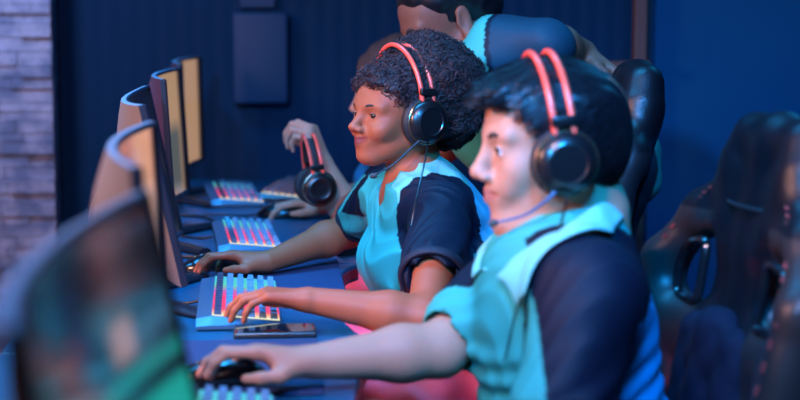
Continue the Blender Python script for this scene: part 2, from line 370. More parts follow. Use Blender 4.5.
# ------------------------------------------------------------------ the man in front
def front_man():
    L = V(.41, 2.015, .925); Rs = V(.405, 2.37, .925); nb = V(.418, 2.2, .965); pel = V(.50, 2.2, .58)
    M = head_matrix(P(554, 144, 2.2), 4, 4, (1.0, 1.03, 1.03))
    root = empty('person', (pel[0], pel[1], 0))
    tag(root, 'person with short black hair in a teal and navy jersey, seated frontmost, hand on mouse', 'person')
    elL, wrL = V(.345, 1.92, .735), V(.12, 1.86, .80)
    elR, wrR = PZ(440, 350, .805), PZ(311, 362, .802)
    G = Grid((-.16, 1.74, .46), (.66, 2.55, 1.31), .0038)
    head_sdf(G, M, eye_open=.45)
    G.cone((M @ V(-.028, 0, -.08, 1))[:3], nb+V(-.008, 0, 0), .050, .054, .03)
    chest = V(.405, 2.195, .85)
    def torso(G, i=0):
        G.cone(L+V(.01, .03, -.015), Rs+V(.01, -.03, -.015), .054, .054, .03, infl=i); G.ell(nb+V(0, 0, -.02), (.07, .10, .05), .04, infl=i)
        G.ell(chest, (.108, .150, .15), .05, infl=i); G.ell(V(.42, 2.2, .70), (.112, .140, .15), .05, infl=i); G.ell(pel, (.125, .155, .11), .05, infl=i)
    torso(G)
    arm_sdf(G, L, elL, wrL); arm_sdf(G, Rs, elR, wrR, 1.0)
    hand_sdf(G, wrR, (-1, 0, .22), (0, .12, 1), 1, .90, [(5, 12, 34, 26), (1, 10, 36, 26), (-4, 14, 40, 28), (-9, 20, 42, 28)],
             [(.022, .020, -.010), (.044, .046, -.026), (.072, .052, -.034), (.094, .044, -.040)])
    hand_sdf(G, wrL, (-1, .06, .02), (0, 0, 1), -1, .98, [(4, 18, 26, 18), (0, 18, 28, 18), (-4, 18, 28, 18), (-9, 20, 28, 18)])
    build_body(root, G, srgb(196, 132, 104), M, (*srgb(172, 98, 84), 0), 'skin_light')
    add_eyes(root, M, 'iris_dark', (1, 0, -.12))
    # shirt
    G = Grid((.10, 1.88, .50), (.68, 2.56, 1.06), .004)
    torso(G, .013); G.cone(nb+V(.004, 0, -.006), nb+V(-.03, 0, -.05), .064, .08, .03)
    cL = L+(elL-L)*.92; cR = Rs+(elR-Rs)*.76
    G.cone(L, cL, .070, .068, .035); G.cone(Rs, cR, .059, .060, .03)
    G.cone(chest+V(.055, 0, -.01), V(.50, 2.2, .62), .05, .065, .06)
    dR = unit(elR-Rs)
    G.cone(cR+dR*.100, cR+dR*.16, .07, .07, .0, sub=True); G.cone(cR+dR*.0, cR+dR*.1, .047, .047, .003, sub=True)
    top = (M @ V(-.028, 0, -.10, 1))[:3]
    G.cone(nb+V(-.012, 0, .012), top, .066, .066, .006, sub=True); G.cone(nb+V(-.085, 0, -.045), nb+V(-.03, 0, .03), .018, .045, .01, sub=True)
    def fold(p):
        w = np.sin(60*(p[:, 2]+.6*p[:, 0]+.25*np.sin(9*p[:, 1]+5*p[:, 2])))
        w2 = np.sin(75*(p[:, 0]*.9-.5*p[:, 2]+.1*np.sin(20*p[:, 2])))
        return .0022*np.abs(w)+.0026*w2*np.clip((.94-p[:, 2])*6, 0, 1)+.004*snoise(p, 28, 5)-.002
    G.disp(fold)
    vs, fs = G.nets(); vs = smooth_mesh(vs, fs, 1)
    q = vs-nb; cols = np.tile(np.array(TEAL), (len(vs), 1))
    dL, tL = segdist(vs, L, elL); sleeveL = (dL < .083) & (tL > .02)
    yoke = (vs[:, 1] < 2.2) & (q[:, 0] > -.085) & ((q[:, 0] > -.02) | (q[:, 1] < -.125)) & (q[:, 2] > -.16)
    yoke |= (vs[:, 1] >= 2.2) & (q[:, 0] > -.03) & (q[:, 2] > -.09)
    side = (vs[:, 1] < 2.115) & (q[:, 0] > -.075+(-q[:, 2])*.22) & (q[:, 0] < .085)
    nav = sleeveL & (vs[:, 0] > .335+.06*np.clip(.9-vs[:, 2], 0, 1)) | yoke | side
    cols[nav & (np.hypot(q[:, 0]+.01, q[:, 1]) > .098)] = NAVY
    dR2, tR = segdist(vs, Rs, elR); ax_z = Rs[2]+(elR-Rs)[2]*tR; band = (dR2 < .09) & (tR > .05) & (tR < .72) & (vs[:, 0] < .385-.02*tR) & (vs[:, 1] > 2.22) & (vs[:, 2] > ax_z-.012); cols[band] = NAVY
    back = (vs[:, 0] > .455+.10*np.clip(vs[:, 2]-.85, 0, 1)) & (q[:, 2] < -.075); cols[back & ~((dL < .072) & (tL > .05))] = BLUE
    mesh('shirt', vs, fs, mat('jersey', TEAL, .62, attr=True, bump=.25, bscale=900, spec=.25), root, cols=cols)
    near = ([(612, 202, 2.22), (596, 206, 2.12), (568, 226, 2.07), (535, 250, 2.09), (506, 280, 2.12)], [(624, 214, 2.22), (614, 230, 2.06), (590, 254, 2.02), (556, 300, 2.01), (524, 306, 2.06)])
    far = ([(612, 202, 2.22), (596, 196, 2.30), (560, 205, 2.33), (520, 232, 2.29), (500, 272, 2.15)], [(624, 214, 2.22), (616, 208, 2.34), (560, 222, 2.38), (486, 250, 2.35), (478, 282, 2.22)])
    cb = MB(); sv = vs; snn = normals_of(vs, fs)
    for ins, outs in (near, far):
        n_ = 25; tt = np.linspace(0, 4, n_); rows = []
        for w_ in (0, .35, .7, 1.0):
            row = []
            for t in tt:
                i = min(int(t), 3); u = t-i; u = u*u*(3-2*u)*.3+u*.7
                a_ = P(*ins[i])*(1-u)+P(*ins[i+1])*u; b2 = P(*outs[i])*(1-u)+P(*outs[i+1])*u
                p = a_*(1-w_)+b2*w_+V(0, 0, .010*math.sin(PI*w_))
                k = np.argmin(((sv-p)**2).sum(1)); sp_ = sv[k]+snn[k]*.008
                inside = (p-sv[k]) @ snn[k]; row.append(p*(1-w_)+sp_*w_ if inside > .006 else sp_)
            rows.append(row)
        cb.add([q_ for r_ in rows for q_ in r_], [(r_*n_+c_, r_*n_+c_+1, (r_+1)*n_+c_+1, (r_+1)*n_+c_) for r_ in range(3) for c_ in range(n_-1)])
    co = cb.build('collar', mat('collar_teal', TEAL_L, .6, bump=.2, bscale=900), root)
    md = co.modifiers.new('thick', 'SOLIDIFY'); md.thickness = .005; md.offset = 1; md = co.modifiers.new('sub', 'SUBSURF'); md.levels = md.render_levels = 2
    trousers(root, pel, [V(.06, 2.08, .60), V(.06, 2.34, .60)], [V(.10, 2.05, .11), V(.10, 2.36, .11)], (.02, .03, .07))
    # hair
    Gh = Grid((.22, 2.02, 1.02), (.66, 2.38, 1.32), .0032); Gh.M = M
    Gh.ell((-.010, 0, .032), (.099, .0850, .081), .01); Gh.ell((.030, 0, .070), (.066, .064, .042), .03)
    Gh.ell((-.046, 0, -.008), (.060, .070, .066), .03)
    Gh.ell((.078, 0, .076), (.030, .050, .020), .02)
    Gh.ell((.088, 0, .000), (.070, .12, .062), .010, sub=True); Gh.ell((.055, 0, -.06), (.055, .12, .075), .012, sub=True)
    Gh.ell((-.02, 0, -.13), (.09, .12, .055), .02, sub=True)
    Gh.M = np.eye(4); IM = np.linalg.inv(M)
    def hairn(p):
        q = (np.c_[p, np.ones(len(p))] @ IM.T)[:, :3]
        return .0012*np.sin(q[:, 1]*260+3*np.sin(q[:, 0]*50))+.002*snoise(q*V(.5, 1.6, .5), 90, 9)
    Gh.disp(hairn); vs, fs = Gh.nets()
    nn = normals_of(vs, fs); q = (np.c_[vs, np.ones(len(vs))] @ IM.T)[:, :3]
    pick = rng.choice(len(vs), 9000); fwd = M[:3, 0]; c = vs[pick]; n_ = nn[pick]
    d = unit(fwd)*.8+n_*.35+V(0, 0, -.35)+rng.normal(size=n_.shape)*.12; d -= n_*(d*n_).sum(1)[:, None]*.55; d /= np.linalg.norm(d, axis=1)[:, None]
    ln = rng.uniform(.012, .028, len(c))[:, None]; sd = np.cross(d, n_); sd /= np.linalg.norm(sd, axis=1)[:, None]+1e-9
    V2 = np.stack([c-sd*.0008, c+sd*.0008, c+d*ln*.6+n_*.001+sd*.0005, c+d*ln*.6+n_*.001-sd*.0005], 1).reshape(-1, 3)
    F2 = np.arange(len(V2)).reshape(-1, 4)+len(vs)
    mesh('hair', np.concatenate([vs, V2]), np.concatenate([fs, F2]), mat('hair_black', (.004, .004, .006), .42, spec=.4), root)
    headset('black headset with two orange bands on the black haired person in front', HM(M, (.024, 0, -.012), 1.02), mx=-.026, lean=.006, w=.084, top=.138, boom_col=(.02, .10, .2),
            cable=[P(560, 225, 2.07), P(545, 262, 2.05), P(520, 300, 2.02), P(505, 360, 2.03)])
    return root
front_man()

# ------------------------------------------------------------------ the smiling woman
def woman():
    L = V(.312, 2.845, .925); Rs = V(.222, 3.12, .925); nb = P(417, 182, 2.98); pel = V(.46, 3.02, .57)
    M = head_matrix(P(400, 115.5, 2.98), 29, -3, (.92, .90, .77), 0)
    root = empty('person', (pel[0], pel[1], 0))
    tag(root, 'smiling person with curly afro hair and headset, typing on the sharp glowing keyboard', 'person')
    elL, wrL = PZ(426, 319, .782), PZ(309, 300, .812)
    elR, wrR = P(350, 230, 3.26), PZ(268, 262, .790)
    G = Grid((-.19, 2.48, .46), (.60, 3.42, 1.26), .0032)
    head_sdf(G, M, smile=1, female=True, eye_open=.85)
    G.cone((M @ V(-.025, 0, -.08, 1))[:3], nb, .042, .048, .03)
    ch = V(.295, 2.99, .845)
    def torso(G, i=0):
        G.cone(L+V(-.008, .035, -.008), Rs+V(.008, -.035, -.008), .040, .040, .03, infl=i); G.ell(nb+V(0, 0, -.02), (.055, .08, .042), .04, infl=i)
        rz = Matrix.Rotation(R(18), 3, 'Z')
        G.ell(ch, (.090, .125, .13), .05, infl=i, rot=rz)
        G.ell(ch+V(-.045, -.065, -.035), (.052, .052, .055), .03, infl=i); G.ell(ch+V(-.060, .040, -.035), (.052, .052, .055), .03, infl=i)
        G.ell(V(.345, 3.0, .70), (.088, .115, .15), .06, infl=i, rot=rz); G.ell(pel, (.12, .15, .10), .05, infl=i)
    torso(G)
    arm_sdf(G, L, elL, wrL, .88); arm_sdf(G, Rs, elR, wrR, .88)
    hand_sdf(G, wrR, (-1, .08, .20), (0, .1, 1), 1, .84, [(6, 16, 34, 24), (1, 14, 36, 24), (-5, 18, 38, 26), (-11, 24, 40, 26)],
             [(.022, .020, -.010), (.044, .046, -.022), (.070, .056, -.028), (.090, .050, -.034)])
    hand_sdf(G, wrL, (-1, .16, .12), (0, 0, 1), -1, .84, [(8, 24, 28, 18), (1, 18, 32, 22), (-7, 20, 34, 22), (-17, 26, 34, 22)],
             [(.022, .022, -.008), (.048, .048, -.020), (.074, .060, -.026), (.094, .062, -.030)])
    build_body(root, G, srgb(168, 86, 54), M, (*srgb(128, 46, 44), 1), 'skin_brown')
    add_eyes(root, M, 'iris_brown', (1, .34, -.04), brow=(.012, .007, .006), bz=.002)
    G = Grid((.08, 2.62, .50), (.60, 3.36, 1.04), .0034)
    torso(G, .010); G.cone(nb+V(.01, 0, -.005), nb+V(.04, 0, -.05), .052, .07, .03)
    cL = L+(elL-L)*.56; cR = Rs+(elR-Rs)*.62; dL_, dR_ = unit(elL-L), unit(elR-Rs)
    G.cone(L+V(-.004, 0, -.006), cL, .054, .060, .03); G.cone(Rs, cR, .050, .050, .03)
    G.cone(ch+V(.09, -.02, .03), V(.47, 3.0, .66), .035, .06, .06); G.cone(V(.40, 2.93, .80), V(.41, 2.93, .60), .05, .07, .05)
    G.cone(ch+V(-.07, -.02, -.03), V(.262, 2.97, .66), .045, .05, .05)
    for c_, d_, r_ in ((cL, dL_, .043), (cR, dR_, .040)):
        G.cone(c_+d_*.103, c_+d_*.15, .075, .07, 0, sub=True); G.cone(c_+d_*(.028+r_*.3), c_+d_*.12, r_*.93, r_*.93, .003, sub=True)
    G.cone(nb+V(-.008, 0, .012), (M @ V(-.028, 0, -.10, 1))[:3], .052, .054, .006, sub=True)
    G.cone(nb+V(-.088, -.02, -.060), nb+V(-.03, 0, .03), .010, .045, .008, sub=True)
    def fold(p):
        near = np.exp(-((p[:, 1]-2.86)/.1)**2)
        a = np.sin(52*(p[:, 2]*1.0+1.2*p[:, 0]+.12*np.sin(22*p[:, 1]))); b = np.sin(78*(p[:, 0]-.35*p[:, 2]+.06*np.sin(25*p[:, 2])+.2*p[:, 1]))
        return .0045*np.abs(a)+.0040*b*np.clip((.92-p[:, 2])*8, 0, 1)+.0035*snoise(p, 30, 11)-.002
    G.disp(fold); vs, fs = G.nets(); vs = smooth_mesh(vs, fs, 1)
    f_ = V(-math.cos(R(20)), -math.sin(R(20)), 0); l_ = V(math.sin(R(20)), -math.cos(R(20)), 0)
    q = vs-nb; qf, ql, qz = q @ f_, q @ l_, q[:, 2]
    cols = np.tile(np.array(TEAL), (len(vs), 1))
    dL, tL = segdist(vs, L, elL); dR, tR = segdist(vs, Rs, elR)
    nav = ((dL < .072) & (tL > .02) & (ql > .085)) | ((ql > .075-.1*np.clip(qf, 0, .06)) & (qz > -.12) & (qf > -.09) & (qf < .075)) | ((ql > .09) & (qf < .052) & (qf > -.055+.12*np.clip(-qz-.1, 0, 1)) & (qz > -.22))
    cols[nav] = NAVY
    wht = (ql > .035) & (ql < .078) & (qz > -.10) & (qf > -.06) & (qf < .07); cols[wht & ~nav] = TEAL_L
    cols[(dR < .068) & (tR > -.1) & (np.abs(vs[:, 1]-(Rs[1]-.012+.10*tR)) < .017) & (vs[:, 2] > (Rs+(elR-Rs)*.5)[2])] = NAVY
    cols[(dR < .062) & (tR > .68)] = NAVY
    bk = (qf < -.075) & ~((dL < .068)); cols[bk] = np.array(TEAL)*.35+np.array(BLUE)*.65
    pan = (qf < -.035) & (qz < -.22); cols[pan & ~nav & ~bk] = np.array(TEAL)*.6+np.array(BLUE)*.4
    mesh('shirt', vs, fs, mat('jersey', TEAL, .62, attr=True), root, cols=cols)
    # rolled sleeve hem and V-neck collar
    def ringpts(c, d, r, n=14):
        u = unit(np.cross(d, (0, 0, 1)) if abs(d[2]) < .9 else np.cross(d, (1, 0, 0))); w = np.cross(d, u)
        return [c+r*(math.cos(t)*u+math.sin(t)*w) for t in np.linspace(0, 2*PI, n+1)[:-1]]
    MB().tube(ringpts(cL+dL_*.024, dL_, .0555), .010, 10, closed=True, sub=4, flat=(tuple(dL_), .55)).build('rolled_cuff', mat('navy_cuff', NAVY, .7, bump=.3, bscale=900), root)
    MB().tube(ringpts(cR+dR_*.024, dR_, .046), .006, 10, closed=True, sub=4, flat=(tuple(dR_), .5)).build('cuff', mat('navy_cuff', NAVY, .7), root)
    trousers(root, pel, [V(.04, 2.90, .60), V(.04, 3.14, .60)], [V(.08, 2.88, .11), V(.08, 3.16, .11)], srgb(150, 120, 140))
    # afro
    HW = HM(M, (.010, 0, -.002), .98); Gh = Grid((.10, 2.76, .96), (.50, 3.22, 1.34), .004); Gh.M = M
    Gh.ell((-.014, 0, .040), (.101, .080, .084), .01); Gh.ell((.030, 0, .068), (.050, .060, .040), .02)
    Gh.ell((.100, 0, .000), (.066, .14, .082), .010, sub=True)
    Gh.ell((.065, 0, -.05), (.070, .14, .075), .010, sub=True); Gh.ell((-.01, 0, -.12), (.09, .14, .082), .01, sub=True)
    Gh.ell((-.052, 0, .118), (.066, .090, .066), .015); Gh.ell((-.095, 0, .082), (.080, .098, .090), .02); Gh.ell((-.110, 0, .015), (.060, .084, .080), .02)
    Gh.ell((-.142, 0, .06), (.052, .07, .075), .02); Gh.ell((.005, 0, .112), (.030, .05, .030), .02)
    Gh.M = HW
    for t in np.linspace(.15, 2.0, 12):
        bx = .016*math.sin(t)**1.5-.012; pz = .006+.130*math.sin(t)**.8; py_ = .086*math.cos(t)
        o_ = V(.002, math.cos(t), math.sin(t))
        Gh.cone(V(bx, py_, pz)+o_*.010, V(bx+.012, py_, pz)+o_*.085, .018, .034, .012, sub=True)
    Gh.M = np.eye(4); Gh.disp(lambda p: .006*snoise(p, 55, 21)+.004*snoise(p, 140, 22)); vs, fs = Gh.nets(); nn = normals_of(vs, fs)
    q = (np.c_[vs, np.ones(len(vs))] @ np.linalg.inv(M).T)[:, :3]
    ok = np.where(vs[:, 1] < 3.12)[0]; pr = np.where(q[ok, 0] > .0, .35, 1.0); pk = rng.choice(ok, 13000, p=pr/pr.sum())
    vs2, fs2 = curls_mesh(vs, fs, vs[pk]-nn[pk]*.003, nn[pk], .0054, turns=1.9, seg=10, r=.0008)
    mesh('hair', vs2, fs2, mat('hair_afro', (.045, .020, .022), .5, spec=.45), root)
    headset('black headset with two orange bands worn over curly afro hair', HW, lean=.016, w=.074, top=.136, mic_at=(.078, .052, -.108), z0=-.004,
            cable=[P(424, 165, 2.84), P(415, 205, 2.78), P(409, 240, 2.76), P(403, 275, 2.76), P(400, 300, 2.80)])
    b = MB().box((0, 0, 0), (.012, .012, .032), .003)
    return root
woman()

# ------------------------------------------------------------------ the third player, mostly hidden
def third():
    pel = V(.48, 3.86, .57); M = head_matrix(P(396, 92, 3.85), 10, 6, (.98, .95, .95)); nb = V(.335, 3.86, .955)
    root = empty('person', (pel[0], pel[1], 0))
    tag(root, 'person with short brown hair half hidden behind the afro, raised hand holding a headset', 'person')
    L, Rs = V(.315, 3.72, .91), V(.305, 4.02, .91)
    elL = P(352, 222, 3.70); wrL = P(324, 165, 3.70); elR, wrR = V(.24, 4.07, .80), P(330, 213, 3.98); wrR[2] = .790
    G = Grid((-.04, 3.58, .46), (.64, 4.18, 1.30), .0045)
    head_sdf(G, M)
    G.cone((M @ V(-.025, 0, -.08, 1))[:3], nb, .05, .055, .03)
    def torso(G, i=0):
        G.cone(L, Rs, .045, .045, .03, infl=i); G.ell(V(.34, 3.86, .84), (.10, .14, .14), .05, infl=i); G.ell(V(.40, 3.86, .70), (.10, .13, .15), .05, infl=i); G.ell(pel, (.12, .15, .1), .05, infl=i)
    torso(G); arm_sdf(G, L, elL, wrL, .95); arm_sdf(G, Rs, elR, wrR, .9)
    hand_sdf(G, wrL, (-.40, -.02, 1), (.85, -.35, .35), -1, .98, [(5, 50, 62, 30), (1, 56, 66, 34), (-3, 60, 68, 36), (-7, 62, 70, 36)],
             [(.022, .018, -.010), (.044, .036, -.026), (.064, .036, -.046), (.076, .020, -.058)])
    hand_sdf(G, wrR, (-1, 0, .1), (0, 0, 1), 1, .95, [(5, 16, 28, 20), (1, 16, 28, 20), (-4, 18, 28, 20), (-9, 20, 28, 20)])
    build_body(root, G, srgb(200, 142, 116), M, (*srgb(190, 105, 96), 0), 'skin_light'); add_eyes(root, M, 'iris_dark')
    g = Grid((.12, 3.58, .5), (.62, 4.16, 1.02), .006); torso(g, .012); cL = L+(elL-L)*.62; g.cone(L, cL, .06, .058, .03); g.cone(Rs, Rs+(elR-Rs)*.6, .06, .055, .03)
    g.cone(nb, (M @ V(-.028, 0, -.10, 1))[:3], .056, .056, .006, sub=True); g.disp(lambda p: .004*snoise(p, 40, 31)); v, f = g.nets()
    cols = np.tile(np.array(BLUE), (len(v), 1)); dd, tt = segdist(v, L, elL); cols[(dd < .075) & (tt > .05)] = NAVY; cols[(dd < .075) & (tt > .45)] = TEAL
    mesh('shirt', smooth_mesh(v, f, 1), f, mat('jersey', TEAL), root, cols=cols)
    trousers(root, pel, [V(.06, 3.76, .60), V(.06, 3.98, .60)], [V(.1, 3.74, .11), V(.1, 4.0, .11)], srgb(150, 120, 140))
    g = Grid((.12, 3.66, .98), (.56, 4.06, 1.32), .005); g.M = M
    g.ell((-.02, 0, .055), (.108, .085, .094), .01); g.ell((-.06, 0, 0), (.06, .068, .07), .03); g.ell((.095, 0, -.02), (.075, .12, .080), .012, sub=True); g.ell((-.0, 0, -.13), (.1, .12, .09), .02, sub=True)
    g.M = np.eye(4); g.disp(lambda p: .004*snoise(p, 90, 33)); v, f = g.nets(); mesh('hair', v, f, mat('hair_ash', srgb(74, 58, 52), .7), root)
    hm = np.array(Matrix.Translation(Vector(P(309, 186, 3.66))) @ Matrix.Rotation(R(192), 4, 'Z') @ Matrix.Rotation(R(6), 4, 'Y') @ Matrix.Diagonal((.92, .62, .90, 1)))
    headset('black headset with two orange bands dangling from a raised hand', hm, lean=.004, mic=False, w=.06, top=.13)
third()

# ------------------------------------------------------------------ the standing man leaning over
def standing():
    hip = V(.74, 3.56, .93); sh = P(492, 42, 3.34); M = head_matrix(P(449, 20, 3.32), 12, 26, (1.02, 1, 1.02)); nb = P(468, 46, 3.36)
    root = empty('person', (hip[0], hip[1], 0))
    tag(root, 'person standing bent forward behind the others, one arm reaching to a chair back', 'person')
    L, Rs = P(500, 52, 3.20), P(478, 48, 3.52)
    elL, wrL = P(566, 50, 3.26), P(640, 62, 3.30); elL = P(556, 48, 3.24)
    wrL = P(584, 52, 3.22); elL = P(548, 44, 3.14); 
    elR, wrR = V(.42, 3.66, .98), V(.28, 3.58, .90)
    G = Grid((.12, 3.02, .72), (1.0, 3.80, 1.44), .0045); head_sdf(G, M)
    G.cone((M @ V(-.025, 0, -.08, 1))[:3], nb, .055, .06, .03)
    def torso(G, i=0):
        G.cone(L, Rs, .056, .056, .03, infl=i); G.ell((L+Rs)/2+V(.03, 0, -.10), (.12, .16, .15), .06, infl=i); G.cone((L+Rs)/2+V(.05, 0, -.12), hip, .12, .13, .05, infl=i)
    torso(G); arm_sdf(G, L, elL, wrL, 1.05); arm_sdf(G, Rs, elR, wrR)
    hand_sdf(G, wrL, (.7, -.3, -.5), (.4, .15, 1), -1, .9, [(4, 50, 65, 50), (0, 52, 65, 50), (-4, 54, 65, 50), (-8, 56, 65, 50)])
    hand_sdf(G, wrR, (-1, 0, -.3), (0, 0, 1), 1, 1, [(4, 20, 30, 20), (0, 20, 30, 20), (-4, 20, 30, 20), (-8, 20, 30, 20)])
    build_body(root, G, srgb(124, 74, 56), M, (*srgb(140, 75, 66), 0), 'skin_tan'); add_eyes(root, M, 'iris_dark', (1, 0, -.2))
    g = Grid((.24, 3.02, .74), (1.0, 3.80, 1.36), .005); torso(g, .014); g.cone(L, L+(elL-L)*.95, .066, .058, .03); g.cone(Rs, Rs+(elR-Rs)*.7, .064, .06, .03)
    g.cone(nb+V(-.01, 0, .01), (M @ V(-.028, 0, -.10, 1))[:3], .064, .06, .006, sub=True)
    g.disp(lambda p: .003*np.sin(60*(p[:, 2]+.4*p[:, 0]))+.004*snoise(p, 32, 41)); v, f = g.nets(); v = smooth_mesh(v, f, 1)
    cols = np.tile(np.array(TEAL), (len(v), 1)); dd, tt = segdist(v, L, elL)
    cols[(dd < .085) & (tt > .02) & (tt < .5)] = NAVY; cols[(dd < .085) & (tt >= .4)] = srgb(16, 54, 70)
    yk = (v[:, 2] > L[2]+.035) & (v[:, 0] > nb[0]+.03) & (v[:, 1] < 3.44); cols[yk] = NAVY; cols[(dd < .085) & (tt > .12)] = srgb(16, 54, 70)
    mesh('shirt', v, f, mat('jersey', TEAL), root, cols=cols)
    g = Grid(nb-V(.14, .14, .14), nb+V(.14, .14, .12), .005)
    ring = [V(.062, 0, .038), V(.045, -.058, .028), V(-.005, -.076, .0), V(-.055, -.055, -.045)]
    for sgn in (1, -1):
        pts = [nb+r_*V(1, sgn, 1) for r_ in ring]
        for i in range(3): g.cone(pts[i], pts[i+1], .008, .008, .004, flat=((.3, 0, .9), 2.6))
    v, f = g.nets(); mesh('collar', smooth_mesh(v, f, 1), f, mat('collar_teal', TEAL_L, .6), root)
    trousers(root, hip, [V(.70, 3.46, .50), V(.72, 3.66, .50)], [V(.76, 3.46, .11), V(.78, 3.66, .11)], (.012, .014, .03))
    g = Grid((.16, 3.12, 1.08), (.66, 3.54, 1.48), .005); g.M = M
    g.ell((-.02, 0, .055), (.106, .083, .092), .01); g.ell((-.06, 0, .005), (.058, .066, .06), .03); g.ell((.095, 0, -.02), (.072, .12, .082), .012, sub=True); g.ell((.02, 0, -.10), (.1, .12, .10), .015, sub=True)
    g.M = np.eye(4); g.disp(lambda p: .003*snoise(p, 110, 43)); v, f = g.nets(); mesh('hair', v, f, mat('hair_black', (.006, .006, .009)), root)
standing()

# ================================================================== FURNITURE
EDGE = .18
def desk(y0, first):
    root = empty('gaming_desk', (-.30, y0, 0)); w = .795
    pts = [(-.42, 0), (-.42, w)]+[(EDGE-.07*math.sin(PI*t)**.6, w*(1-t)) for t in np.linspace(0, 1, 21)]
    poly = [(x, y+y0) for x, y in pts][::-1]
    b = MB().prism(poly, .725, .76); o = b.build('desktop', mat('desk_blue_black', srgb(10, 82, 112), .34, bump=.1, bscale=400, var=.2), root, smooth=False)
    bv = o.modifiers.new('bevel', 'BEVEL'); bv.width = .004; bv.segments = 2; bv.limit_method = 'ANGLE'
    for yy in (y0+.06, y0+w-.06):
        MB().box((-.17, yy, .7125), (.46, .04, .025), .004).box((-.20, yy, .36), (.06, .05, .69), .006).box((-.17, yy, .015), (.46, .06, .03), .008).build('leg', mat('desk_leg', (.02, .02, .025), .4, metal=.3), root)
    MB().prism([(EDGE-.07*math.sin(PI*t)**.6+.0035, y0+w*t) for t in np.linspace(.005, .995, 21)]+[(EDGE-.07*math.sin(PI*t)**.6+.0005, y0+w*t) for t in np.linspace(.995, .005, 21)], .733, .752).build('edge_lit_strip', mat('edge_red_lit', srgb(150, 30, 40), .4), root, smooth=False)  # red light along the desk edge, painted as a coloured strip
    return root
DL = {.86: 'blue-black gaming desk nearest, under the large blurred monitor', 1.66: 'blue-black gaming desk with the black mouse under the front hand',
      2.46: 'blue-black gaming desk holding the sharp light-keyed keyboard and phone', 3.26: 'blue-black gaming desk behind the smiling person, where the raised elbow rests',
      4.06: 'blue-black gaming desk farthest, against the dark blue wall'}
for y0, l in DL.items(): tag(desk(y0, 0), l, 'desk', 'gaming desks in a row')

def mouse_pad(c, d, label):
    o = MB().box((c[0], c[1], .7625), (d[0], d[1], .0045), .002).build('mouse_pad', mat('pad_cloth', srgb(30, 48, 84), .75, bump=.3, bscale=900), origin=(c[0], c[1], .76)); tag(o, label, 'mouse pad', 'mouse pads')
q0, q1 = PZ(318, 338, .765), PZ(325, 392, .765); mouse_pad((q1[0]-.15, (q0[1]+q1[1])/2), (.30, q0[1]-q1[1]), 'dark blue mouse pad under the front person\'s hand and mouse')
q0, q1 = PZ(337, 258, .765), PZ(346, 291, .765); mouse_pad((q1[0]-.13, (q0[1]+q1[1])/2), (.26, q0[1]-q1[1]), 'dark blue mouse pad under the smiling person\'s right forearm')

# monitors
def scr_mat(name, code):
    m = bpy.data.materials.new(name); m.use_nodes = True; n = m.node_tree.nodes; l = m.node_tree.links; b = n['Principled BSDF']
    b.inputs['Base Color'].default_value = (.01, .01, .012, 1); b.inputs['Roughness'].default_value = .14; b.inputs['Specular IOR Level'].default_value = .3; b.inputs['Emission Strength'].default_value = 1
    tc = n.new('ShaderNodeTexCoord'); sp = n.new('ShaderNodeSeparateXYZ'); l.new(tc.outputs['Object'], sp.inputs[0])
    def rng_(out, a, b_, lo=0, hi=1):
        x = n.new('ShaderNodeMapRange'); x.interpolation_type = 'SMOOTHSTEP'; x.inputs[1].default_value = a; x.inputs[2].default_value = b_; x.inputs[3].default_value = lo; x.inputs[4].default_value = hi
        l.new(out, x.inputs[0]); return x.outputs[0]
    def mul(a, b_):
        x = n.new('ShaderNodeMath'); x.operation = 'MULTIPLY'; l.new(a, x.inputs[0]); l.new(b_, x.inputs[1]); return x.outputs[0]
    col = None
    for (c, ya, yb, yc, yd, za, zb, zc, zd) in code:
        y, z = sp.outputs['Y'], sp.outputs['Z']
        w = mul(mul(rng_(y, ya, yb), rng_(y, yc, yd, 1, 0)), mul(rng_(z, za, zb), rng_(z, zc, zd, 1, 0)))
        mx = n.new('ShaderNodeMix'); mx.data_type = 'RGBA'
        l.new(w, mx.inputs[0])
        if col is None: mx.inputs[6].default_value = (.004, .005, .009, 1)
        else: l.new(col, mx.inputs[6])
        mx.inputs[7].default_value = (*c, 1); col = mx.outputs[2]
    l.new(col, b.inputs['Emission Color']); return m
SC_W, SC_H, SAG = .30, .305, .036
